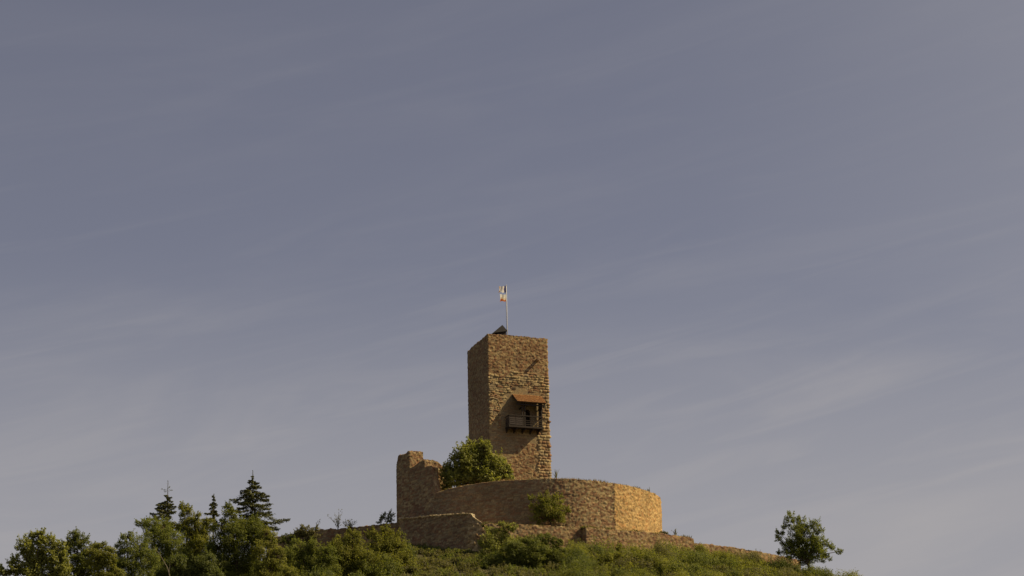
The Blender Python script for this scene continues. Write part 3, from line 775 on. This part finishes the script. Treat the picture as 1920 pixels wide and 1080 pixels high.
def conifer(name, label, top_px, bottom_py, Y, layers, seed, bare=0.0, lean=0.0):
    """layers: (py, left px, right px) half-widths of the drooping tiers, from the top down"""
    rs = np.random.RandomState(seed); pm = PXM(Y)
    tp = P(top_px[0], top_px[1], Y); gx, gy = tp.x, tp.y
    gz = float(H(gx, gy)) - .1
    root = empty(name, (gx, gy, gz), label, 'conifer tree')
    m = MB(); zs_ = np.linspace(gz, tp.z, 8)
    m.tube([(gx, gy, z) for z in zs_], list(np.interp(zs_, [gz, tp.z], [.19, .018])), 7)
    cen, nrm, ld, sz = [], [], [], []
    pys = [l[0] for l in layers]
    nlev = max(6, int((pys[-1] - pys[0]) / pm / .36))
    for py in np.linspace(pys[0], pys[-1], nlev):
        lw_ = float(np.interp(py, pys, [l[1] for l in layers])) / pm; rw_ = float(np.interp(py, pys, [l[2] for l in layers])) / pm
        z = P(top_px[0], py, Y).z
        nb = rs.randint(5, 9) if max(lw_, rw_) > .4 else 4
        for k in range(nb):
            az = 2 * math.pi * (k + rs.rand() * .9) / nb
            dx, dy = math.cos(az), math.sin(az)
            L = (rw_ if dx > 0 else lw_) * (.6 + .4 * abs(dx)) * rs.choice([.45, .75, 1.0, 1.3]) * rs.uniform(.85, 1.1) + .05
            z0 = z + rs.uniform(-.36, .36)
            pr_ = [Vector((gx + dx * L * t, gy + dy * L * t, z0 + .22 * L * t - .62 * L * t * t + (.9 * L * max(0, t - .66)))) for t in (0, .33, .66, 1.0)]
            m.tube(pr_, [.035, .026, .018, .006], 4, False)
            nn = int(90 * L) + 12
            for j in range(nn):
                t = rs.uniform(.12, 1.05) ** .8
                f_ = min(t * 3, 2.999); i0 = int(f_); p = pr_[i0].lerp(pr_[i0 + 1], f_ - i0)
                sidew = rs.normal() * .16 * L * (1 - .55 * t)
                sidew = float(sidew); q = p + Vector((-dy * sidew, dx * sidew, -abs(rs.normal()) * .13 * (1 - .4 * t) - .03))
                cen.append(q); nrm.append((rs.normal() * .5, rs.normal() * .5, 1.0 + rs.normal() * .4))
                ld.append((dx * .8 - dy * np.sign(sidew) * .7, dy * .8 + dx * np.sign(sidew) * .7, -.55 + rs.normal() * .3)); sz.append(rs.uniform(.16, .36))
    for z in np.linspace(P(top_px[0], pys[0], Y).z, tp.z, 14):       # leader with sparse needles
        for k in range(5):
            cen.append((gx + rs.normal() * .035, gy + rs.normal() * .035, z + rs.normal() * .02)); nrm.append(rs.normal(size=3)); ld.append((rs.normal() * .5, rs.normal() * .5, .8)); sz.append(.10)
    if bare:
        for f_, dx in ((.25, -.75), (.32, .5), (.18, .35), (.38, -.4)):
            z = tp.z - (tp.z - P(top_px[0], pys[0], Y).z) * (f_ + .3); e = Vector((gx + dx, gy + rs.normal() * .2, z + .18)); m.tube([(gx, gy, z), e], [.015, .006], 4)
            for k in range(14):
                p = Vector((gx, gy, z)).lerp(e, rs.uniform(.5, 1.05)); cen.append(p + Vector(rs.normal(size=3) * .05)); nrm.append(rs.normal(size=3)); ld.append(rs.normal(size=3)); sz.append(.14)
    m.build('trunk', M_BARK, root)
    n = len(cen)
    leaf_mesh('crown', np.array([tuple(c) for c in cen]), np.array(nrm, float), np.array(sz), leaf_cols(n, 'needle', rs), root, M_NEEDLE, .42, rs, np.array(ld, float))
    return root

def tuft(name, label, cat, px, py_base, Y, h_px, spread, n, kind, seed, base_z=None, group=None, leafy=0, wid=.05):
    """upright stalks from one root"""
    rs = np.random.RandomState(seed); pm = PXM(Y); b = P(px, py_base, Y)
    if base_z is not None: b.z = base_z
    root = empty(name, b, label, cat, group)
    cen, nrm, ld, sz = [], [], [], []
    m = MB()
    for k in range(n):
        hh = h_px / pm * rs.uniform(.55, 1.05); dx, dy = rs.normal() * spread * .6, rs.normal() * spread * .5
        e = b + Vector((dx, dy, hh)); mid_ = b.lerp(e, .5) + Vector((-dx * .15, 0, hh * .06))
        m.tube([b, mid_, e], [wid * .35, wid * .25, wid * .08], 4, False)
        for j in range(leafy):
            t = rs.uniform(.2, 1.05); p = b.lerp(mid_, t * 2) if t < .5 else mid_.lerp(e, t * 2 - 1)
            cen.append(p + Vector(rs.normal(size=3) * wid * 1.4)); nrm.append(rs.normal(size=3) + np.array([0, 0, .5])); ld.append((dx + rs.normal() * .3, dy + rs.normal() * .3, .5)); sz.append(rs.uniform(.10, .24))
    m.build('stem', M_BARK if leafy else mat_noise(name + '_blade', GREEN[kind][0], GREEN[kind][1], 3), root)
    if leafy:
        leaf_mesh('foliage', np.array([tuple(c) for c in cen]), np.array(nrm, float), np.array(sz), leaf_cols(len(cen), kind, rs), root, M_LEAF, .5, rs, np.array(ld, float))
    return root

# -- trees and shrubs inside and in front of the walls
tree('leafy_tree', 'dense bright green tree inside the rampart, leaning against the foot of the tower', 'tree',
     [(886, 842, 17), (908, 846, 16), (868, 862, 22), (846, 880, 18), (892, 868, 26), (926, 876, 24), (947, 886, 13), (880, 893, 28), (915, 898, 22), (850, 900, 16), (956, 897, 8), (838, 906, 12)], 299.4, 895, 'pale', .29, .95, 3, base_z=70, trunk_r=.2, sprig=.6, depth=.7)
tree('young_tree', 'young bushy tree in front of the curved rampart', 'tree',
     [(1021, 938, 14), (1045, 940, 14), (1004, 952, 12), (1030, 957, 20), (1055, 957, 11), (996, 934, 6), (1012, 970, 15), (1047, 972, 14), (1068, 957, 4)], 290.2, 1032, 'fresh', .17, .75, 5, base_z=65.2, trunk_r=.09, sprig=.6, gappy=.27)
tree('broadleaf_tree', 'lone leaning broadleaf tree on the right shoulder of the hill', 'tree',
     [(1484, 972, 11), (1474, 984, 9), (1462, 1000, 9), (1458, 1010, 6), (1502, 978, 10), (1526, 984, 12), (1536, 996, 8), (1494, 998, 16), (1515, 1008, 18), (1538, 1016, 14), (1556, 1026, 9), (1573, 1034, 6), (1500, 1028, 20), (1530, 1036, 18), (1474, 1018, 9), (1484, 1040, 13), (1512, 1046, 16), (1550, 1046, 10), (1462, 1036, 5), (1492, 1016, 14), (1478, 1030, 11), (1525, 1022, 16), (1505, 990, 10)], 292, 1512, 'green', .15, .85, 7, trunk_r=.13, sprig=.8, gappy=.34)
# -- left group
conifer('spruce_tree', 'tallest dark spruce with wide drooping tiers, left of the castle', (474, 882), 1010, 268,
        [(896, 4, 4), (903, 14, 13), (912, 9, 18), (922, 30, 24), (930, 42, 26), (938, 26, 18), (950, 28, 38), (962, 34, 46), (972, 30, 56), (990, 36, 46), (1010, 40, 44)], 4)
conifer('fir_tree', 'thin fir with a long bare leader above the left thicket', (315, 901), 1010, 266,
        [(934, 14, 12), (945, 18, 14), (958, 29, 14), (970, 28, 18), (990, 26, 24), (1005, 26, 26)], 9, bare=1)
conifer('spruce_sapling', 'small pointed spruce between the fir and the tallest spruce', (401, 926), 1000, 267,
        [(934, 3, 3), (945, 6, 6), (955, 8, 8), (965, 14, 12), (985, 18, 16)], 14)
LT = 'trees of the left thicket'
tree('broadleaf_tree', 'pale green tree at the far left edge of the photo', 'tree',
     [(72, 1008, 14), (48, 1024, 17), (92, 1022, 18), (112, 1030, 15), (66, 1044, 22), (30, 1062, 18), (105, 1056, 24), (60, 1076, 26), (8, 1076, 14), (110, 1085, 24)], 250, 75, 'pale', .24, 1.1, 21, LT, sprig=.8)
tree('broadleaf_tree', 'olive green tree right beside the pale tree at the far left edge', 'tree',
     [(138, 1006, 13), (128, 1016, 11), (153, 1014, 14), (145, 1034, 22), (170, 1032, 16), (168, 1060, 24), (135, 1070, 24)], 252, 150, 'olive', .165, .85, 22, LT, sprig=.8)
tree('round_bush', 'rounded yellowish bush left of the dark thicket', 'bush',
     [(190, 1030, 17), (180, 1045, 20), (205, 1045, 18), (195, 1068, 24), (215, 1080, 18)], 249, 195, 'fresh', .17, 1.3, 23, LT)
tree('broadleaf_tree', 'dark broadleaf tree at the left edge of the thicket, below the fir', 'tree',
     [(238, 1010, 14), (228, 1026, 14), (258, 1024, 20), (242, 1048, 24), (275, 1050, 24), (230, 1072, 22), (215, 1042, 15), (265, 1080, 26)], 254, 250, 'green', .135, .8, 24, LT, sprig=.8)
tree('broadleaf_tree', 'green broadleaf tree directly below the bare-topped fir', 'tree',
     [(264, 980, 10), (282, 984, 15), (305, 990, 20), (290, 1010, 22), (322, 1015, 24), (300, 1045, 28), (330, 1050, 28), (310, 1080, 30)], 262, 300, 'green', .135, .8, 25, LT, sprig=.8)
tree('broadleaf_tree', 'upright green tree between the fir and the small spruce', 'tree',
     [(345, 952, 9), (392, 990, 15), (352, 964, 14), (366, 972, 11), (350, 985, 20), (372, 996, 20), (355, 1015, 24), (380, 1028, 24), (360, 1055, 28), (370, 1085, 28)], 264, 358, 'fresh', .165, .85, 26, LT, sprig=.8)
tree('broadleaf_tree', 'broad green tree under the tallest spruce', 'tree',
     [(428, 952, 10), (433, 966, 13), (415, 990, 17), (447, 984, 20), (475, 985, 18), (440, 1010, 26), (480, 1008, 24), (410, 1025, 24), (455, 1045, 32), (415, 1070, 30), (470, 1080, 32)], 261, 445, 'olive', .165, .85, 27, LT, sprig=.8)
tree('broadleaf_tree', 'rounded green tree at the right edge of the thicket', 'tree',
     [(500, 1000, 16), (508, 1018, 14), (495, 1035, 22), (520, 1045, 18), (505, 1070, 26), (535, 1080, 22)], 259, 502, 'fresh', .165, .855, 28, LT, sprig=.2)
tree('broadleaf_tree', 'shadowy green tree in the middle of the thicket at the bottom edge', 'tree',
     [(330, 1062, 22), (385, 1060, 24), (350, 1085, 26), (400, 1090, 26), (300, 1090, 22)], 252, 350, 'deep', .20, 1.1, 29, LT, sprig=.2)
# dead branch in the thicket
dbm = empty('dead_branch', P(318, 1066, 249), 'thin pale dead branch leaning in the dark thicket', 'branch')
m = MB(); m.tube([P(322, 1095, 248.6), P(314, 1064, 248.5), P(300, 1040, 248.4), P(287, 1024, 248.4)], [.035, .03, .022, .012], 6); m.tube([P(317, 1075, 248.5), P(319, 1056, 248.4)], [.02, .01], 5); m.build('wood', M_DEADWOOD, dbm)
# -- bushes along the low wall
LB = 'bushes below the low wall'
tree('thicket_bush', 'dark twiggy bush growing over the left end of the low wall', 'bush', [(572, 993, 11), (562, 1000, 11), (588, 1000, 12), (578, 1008, 14)], 303, 575, 'dull', .18, 1.0, 31, sprig=.4)
tree('thicket_bush', 'dark brown shrub at the low wall beside the thicket', 'bush', [(540, 1010, 11), (552, 1012, 10), (530, 1014, 8)], 304, 541, 'deep', .16, 1.0, 32, sprig=.3)
tree('thicket_bush', 'dark bush against the left corner of the ruined wall', 'bush', [(727, 966, 9), (720, 974, 9), (735, 973, 8), (712, 977, 5)], 305.0, 727, 'needle', .17, .35, 33, base_z=66.5, trunk_r=.06, sprig=.9, gappy=.25)
tree('leafy_bush', 'broad olive bush beside the thicket, below the low wall', 'bush', [(560, 1024, 16), (590, 1026, 16), (545, 1040, 20), (580, 1050, 26), (615, 1040, 20), (560, 1078, 28), (605, 1078, 30)], 272, 580, 'green', .135, .85, 34, LB, sprig=.7)
tree('leafy_bush', 'tall yellow-green bush in the middle below the low wall', 'bush', [(640, 1014, 15), (662, 1008, 16), (635, 1035, 22), (668, 1036, 26), (650, 1066, 30), (690, 1060, 26), (640, 1090, 24)], 274, 655, 'fresh', .165, .85, 35, LB, sprig=.7)
tree('leafy_bush', 'bright yellow-green bush at the foot of the ruined wall', 'bush', [(700, 1002, 13), (725, 997, 12), (740, 1006, 12), (715, 1024, 24), (745, 1030, 18), (758, 1044, 14), (728, 1058, 28), (768, 1066, 20), (700, 1078, 26), (750, 1085, 26)], 276, 728, 'fresh', .165, .85, 36, LB, sprig=.7)
# -- bushes in the middle
MBG = 'bushes on the slope below the terrace wall'
tree('leafy_bush', 'tall pale sprouting bush left of centre below the terrace wall', 'bush', [(922, 996, 12), (945, 990, 12), (960, 992, 10), (915, 1018, 18), (945, 1016, 20), (925, 1044, 24), (962, 1030, 18)], 279, 935, 'pale', .18, 1.0, 41, MBG, sprig=.4)
tree('leafy_bush', 'large dark rounded bush in the centre below the terrace wall', 'bush', [(985, 1016, 16), (1010, 1016, 16), (1030, 1014, 14), (1046, 1020, 12), (965, 1040, 24), (1000, 1044, 28), (1038, 1044, 24), (930, 1066, 28), (975, 1076, 30), (1025, 1078, 30), (1062, 1046, 20), (1084, 1042, 13), (1090, 1062, 20)], 276, 1000, 'olive', .18, 1.2, 42, MBG)
tree('leafy_bush', 'low green bush under the step in the terrace wall', 'bush', [(1080, 1044, 14), (1100, 1047, 13), (1070, 1066, 20), (1098, 1070, 22), (1085, 1090, 20)], 277, 1088, 'fresh', .18, 1.15, 43, MBG)
tree('leafy_bush', 'bushy green shrub right of the step in the terrace wall', 'bush', [(1136, 1052, 15), (1160, 1048, 16), (1190, 1050, 17), (1218, 1054, 14), (1150, 1072, 24), (1190, 1074, 26), (1230, 1066, 18), (1122, 1070, 16), (1250, 1062, 12)], 276, 1165, 'fresh', .18, 1.15, 44, MBG)
tree('leafy_bush', 'slender sprouting shrub standing in front of the terrace wall', 'bush', [(1161, 1028, 7), (1168, 1038, 8), (1190, 1034, 8), (1200, 1040, 8), (1180, 1044, 10)], 282, 1180, 'fresh', .16, .9, 45, MBG, trunk_r=.06, sprig=.6)
tree('leafy_bush', 'dull green shrub at the bottom edge right of the centre bush', 'bush', [(1240, 1072, 18), (1270, 1076, 18), (1300, 1078, 18), (1255, 1092, 20)], 273, 1268, 'olive', .17, 1.1, 46, MBG, sprig=.3)
tree('leafy_bush', 'low weedy shrub below the dark retaining wall', 'bush', [(800, 1062, 14), (825, 1060, 12), (850, 1058, 11), (815, 1080, 18), (860, 1078, 18), (880, 1066, 12)], 280, 838, 'dull', .16, 1.0, 47, MBG, sprig=.5)

# -- small plants on the walls
tuft('yucca_plant', 'spiky plant standing on the rampart beside the foot of the tower', 'plant', 1043, 899, 292.2, 20, .38, 13, 'dull', 1, wid=.11)
tuft('yucca_plant', 'small spiky plant near the right end of the rampart top', 'plant', 1218, 925, 300.8, 13, .3, 10, 'dull', 2, wid=.10)
tuft('sapling', 'slim bare sapling with upright twigs above the low wall', 'sapling', 634, 994, 305.6, 40, .75, 10, 'dull', 3, leafy=22, wid=.06)
tuft('weed_plant', 'loose leafy weeds on the low wall right of the slim sapling', 'plant', 655, 992, 305.8, 17, 1.2, 20, 'dull', 4, leafy=16, wid=.05)
tuft('weed_plant', 'single curved weed stalk on the low wall left of the sapling', 'plant', 594, 996, 307.4, 20, .25, 5, 'dull', 5, leafy=14, wid=.04)
tuft('weed_plant', 'upright weeds on the terrace wall right of the rampart', 'plant', 1266, 1005, 295.4, 14, .3, 9, 'dull', 6, leafy=8, wid=.04)
tree('thicket_bush', 'small dark bush on the terrace at the right foot of the rampart', 'bush', [(1242, 999, 5), (1248, 1000, 4)], 297.5, 1243, 'dull', .14, 1.0, 48, base_z=66.3, trunk_r=.04)
tree('climbing_ivy', 'green ivy patch hanging on the lit ruined cross wall', 'ivy', [(818, 896, 4), (822, 902, 4), (816, 908, 4), (821, 912, 3)], 300.3, 819, 'fresh', .14, 1.2, 49, base_z=72.5, trunk_r=.03, depth=.3)

def shrub_mass(name, label, spots, kinds, seed, leaf=.18, dens=1.0):
    rs = np.random.RandomState(seed); cen, nrm, colr = [], [], []
    for (x, y, r, hgt) in spots:
        z = float(H(x, y)); kd = kinds[rs.randint(len(kinds))]; ncl = int(7 + 9 * r)
        for k in range(ncl):
            a = rs.uniform(0, 2 * math.pi); q_ = math.sqrt(rs.rand()) * r; zz = hgt * (1 - .6 * (q_ / r) ** 2) * rs.uniform(.25, 1.0)
            c = np.array([x + q_ * math.cos(a), y + q_ * math.sin(a), z + zz]); cr = r * rs.uniform(.2, .42)
            nl = int(dens * 9 * (cr / leaf) ** 2) + 12
            dd = rs.normal(size=(nl, 3)); dd /= np.linalg.norm(dd, axis=1)[:, None]
            cen.append(c + dd * (cr * rs.uniform(.2, 1.15, nl) ** .55)[:, None] * np.array([1, 1, 1.15]))
            nrm.append(dd * .65 + rs.normal(size=(nl, 3)) * .5 + np.array([.4, -.25, .45])); colr.append(leaf_cols(nl, kd, rs, np.full(nl, rs.uniform(.1, .8))))
            if rs.rand() < .5:
                tt_ = np.linspace(.5, 1.0, 8)[:, None]; o = np.array([rs.normal() * .25, rs.normal() * .25, 1.0])
                cen.append(c + o * tt_ * cr * 1.45 + rs.normal(size=(8, 3)) * .06); nrm.append(rs.normal(size=(8, 3)) + np.array([.2, 0, .3])); colr.append(leaf_cols(8, kd, rs))
    cen = np.concatenate(cen); o = leaf_mesh(name, cen, np.concatenate(nrm), leaf * rs.uniform(.6, 1.3, len(cen)), np.concatenate(colr), None, rs=rs)
    return tag(o, label, 'vegetation', None, 'stuff')
rq = np.random.RandomState(77)
def front_of_walls(x, y): return y < (np.interp(x, [p.x for p in TWp], [p.y for p in TWp]) - 1.6 if x < TWp[-1].x else 300)
twx_ = [p.x for p in TWp]; twy_ = [p.y for p in TWp]
sp_ = []
for k in range(2600):
    x, y = rq.uniform(6, 54), rq.uniform(244, 299)
    r = rq.choice([.55, .8, 1.1, 1.6, 2.1])
    if front_of_walls(x, y) and all((x - a) ** 2 + (y - b) ** 2 > (.72 * (r + c)) ** 2 for a, b, c, d in sp_):
        near = np.clip((np.interp(x, twx_, twy_) - y) / 9, .0, 1)        # lower towards the wall, so that it stays in view
        sp_.append((x, y, r, r * rq.uniform(.75, 1.25) * (.40 + .75 * near) * (1 if x < 22 else .72)))
for px_ in (1470, 1488, 1502, 1518, 1536, 1552, 1570):            # scrub closing round the foot of the lone tree
    b_ = P(px_, 1045, 290.6 + rq.uniform(-.8, .5)); sp_.append((b_.x, b_.y, rq.uniform(.7, 1.1), rq.uniform(.8, 1.3)))
shrub_mass('slope_scrub', 'low green scrub covering the right slope below the terrace wall', sp_, ['olive', 'fresh', 'fresh', 'dull', 'deep'], 91, .15)
sp_ = [(rq.uniform(-13, 9), rq.uniform(248, 285), rq.uniform(.5, 1.1), rq.uniform(.3, .8)) for k in range(330)]
for k in range(150):
    x = rq.uniform(-14, -3); sp_.append((x, np.interp(x, [p.x for p in RWp], [p.y for p in RWp]) - rq.uniform(1.4, 7), rq.uniform(.35, .7), rq.uniform(.2, .55)))
shrub_mass('low_scrub', 'low weedy scrub at the foot of the dark retaining wall', sp_, ['dull', 'olive', 'dull'], 92)
sp_ = [(rq.uniform(-62, -13), rq.uniform(246, 290), rq.uniform(.8, 1.9), rq.uniform(1.2, 3.2)) for k in range(230)]
shrub_mass('thicket_undergrowth', 'dense undergrowth filling in between the trees of the left thicket', sp_, ['olive', 'deep', 'fresh'], 93, .20)

# -- grass and weeds: stuff nobody could count
def blades(name, label, roots, heights, kinds, seed, wid=.03, lean=.35, leafy=False):
    rs = np.random.RandomState(seed); n = len(roots)
    d = rs.normal(size=(n, 3)) * lean; d[:, 2] = 1; d /= np.linalg.norm(d, axis=1)[:, None]
    hv = heights[:, None]
    side = np.cross(d, rs.normal(size=(n, 3))); side /= np.linalg.norm(side, axis=1)[:, None]
    droop = rs.normal(size=(n, 3)) * .18; droop[:, 2] = 0
    w = wid * rs.uniform(.6, 1.5, n)[:, None]
    v = np.stack([roots - side * w, roots + side * w, roots + d * hv * .55 + side * w * .8, roots + (d + droop) * hv, roots + d * hv * .55 - side * w * .8], 1)
    b = np.arange(n)[:, None] * 5
    q = b + np.array([[0, 1, 2, 4]]); t = b + np.array([[4, 2, 3]])
    col = np.zeros((n, 3))
    for k in set(kinds): mk = kinds == k; col[mk] = leaf_cols(int(mk.sum()), k, rs)
    o = np_mesh(name, v.reshape(-1, 3), q, t, M_LEAF, None, np.repeat(col, 5, 0))
    return tag(o, label, 'vegetation', None, 'stuff')
rs = np.random.RandomState(5)
n = 60000
gx = rs.uniform(-45, 58, n); gy = 300 - rs.uniform(0, 1, n) ** 1.2 * 48
clump = fbm(gx * .35, gy * .35, 61)
twx = np.array([p.x for p in TWp]); twy = np.array([p.y for p in TWp])
keep = (rs.rand(n) < (clump - .2) * 2.2) & ((gy < np.interp(gx, twx, twy) - .5) | (gx > twx[-1]) | (gx < RWp[0].x)) & ~((gx > RWp[0].x - 1) & (gx < twx[0]) & (gy > np.interp(gx, [p.x for p in RWp], [p.y for p in RWp]) - .5))
gx, gy, clump = gx[keep], gy[keep], clump[keep]
hh = rs.uniform(.2, .8, len(gx)) * (.4 + 1.1 * clump) * np.where(gx > 20, .6, 1)
kd = np.where(rs.rand(len(gx)) < .12, 'dry', np.where(fbm(gx * .2, gy * .2, 62) > .5, 'fresh', 'olive'))
blades('hillside_weeds', 'tall weeds and grass covering the slope', np.stack([gx, gy, H(gx, gy) - .05], 1), hh, kd, 6, .07)
# leafy shoots among them
n = 11000
sx = rs.uniform(6, 56, n); sy = rs.uniform(268, 300, n)
keep = (sy < np.interp(sx, twx, twy) - .6) & (rs.rand(n) < (fbm(sx * .3, sy * .3, 63) - .25) * 2.5)
sx, sy = sx[keep], sy[keep]; k_ = 9
base = np.repeat(np.stack([sx, sy, H(sx, sy)], 1), k_, 0)
nearw = np.clip(1 - (np.interp(sx, twx, twy) - sy) / 7, 0, 1)
hgt = np.repeat(rs.uniform(.5, 1.6, len(sx)) * (1 + .55 * nearw * (sx < 20)) * np.where(sx > 21, .6, 1), k_) * np.repeat(.5 + fbm(sx * .5, sy * .5, 64), k_)
cen = base + np.stack([rs.normal(size=len(base)) * .12, rs.normal(size=len(base)) * .12, hgt * rs.uniform(.3, 1.05, len(base))], 1)
st_b = base[::k_]; st_h = hgt[::k_] * 1.02
n_l, n_s = len(cen), len(st_b)
cen = np.concatenate([cen, st_b + np.stack([st_h * 0, st_h * 0, st_h * .5], 1)])
asp = np.concatenate([np.full(n_l, .55), .03 / st_h])[:, None]
szs = np.concatenate([rs.uniform(.12, .26, n_l), st_h])
shc = np.repeat(np.where((rs.rand(n_s) < .45)[:, None], leaf_cols(n_s, 'pale', rs), leaf_cols(n_s, 'fresh', rs)), k_, 0)
ldr = np.concatenate([rs.normal(size=(n_l, 3)) * .5 + np.array([0, 0, 1.0]), np.tile([0.02, 0.0, 1.0], (n_s, 1))])
nrs = np.concatenate([rs.normal(size=(n_l, 3)) + np.array([.2, -.2, .5]), np.tile([.2, -1.0, 0.0], (n_s, 1))])
o = leaf_mesh('hillside_shoots', cen, nrs, szs, np.concatenate([shc, leaf_cols(n_s, 'dull', rs)]), None, rs=rs, lengthdir=ldr, aspect=asp)
tag(o, 'leafy shoots growing thickly on the right slope', 'vegetation', None, 'stuff')
# dry grass fringe along wall tops
def fringe(info, n, hmin, hmax, kinds, seed, name, label, off=(.05, .8), lo=0, hi=1):
    XY, S, top, Nn = info; r = np.random.RandomState(seed)
    i = r.randint(int(lo * len(S)), int(hi * len(S)), n); o_ = r.uniform(off[0], off[1], n)
    pos = np.column_stack([XY[i] - Nn[i] * o_[:, None], top[i] - .04])
    ht = r.uniform(hmin, hmax, n) * (.3 + 1.4 * vnoise(S[i] * .9, S[i] * 0, seed))
    return blades(name, label, pos, ht, np.array(kinds)[r.randint(0, len(kinds), n)], seed, .03, .45)
fringe(ringinfo, 5000, .06, .34, ['dry', 'dry', 'dull'], 7, 'rampart_grass', 'dry grass along the top of the curved rampart')
# grass at foot of the rampart, on the terrace edge
nT = 5200
ti = rs.uniform(0, 9, nT); tx = np.interp(ti, np.arange(len(TWp)), twx); ty = np.interp(ti, np.arange(len(TWp)), twy); tz = np.interp(ti, np.arange(len(TWp)), [p.z for p in TWp])
off = rs.uniform(.1, 1.1, nT)
blades('terrace_grass', 'dry grass along the top of the terrace wall', np.stack([tx - .33 * off, ty + .94 * off, tz - .06 + 0 * off], 1), rs.uniform(.08, .5, nT) * (.25 + 1.2 * vnoise(tx * .8, ty * .8, 3)), np.array(['dry', 'dull', 'dull', 'olive'])[rs.randint(0, 4, nT)], 8, .035, .45)
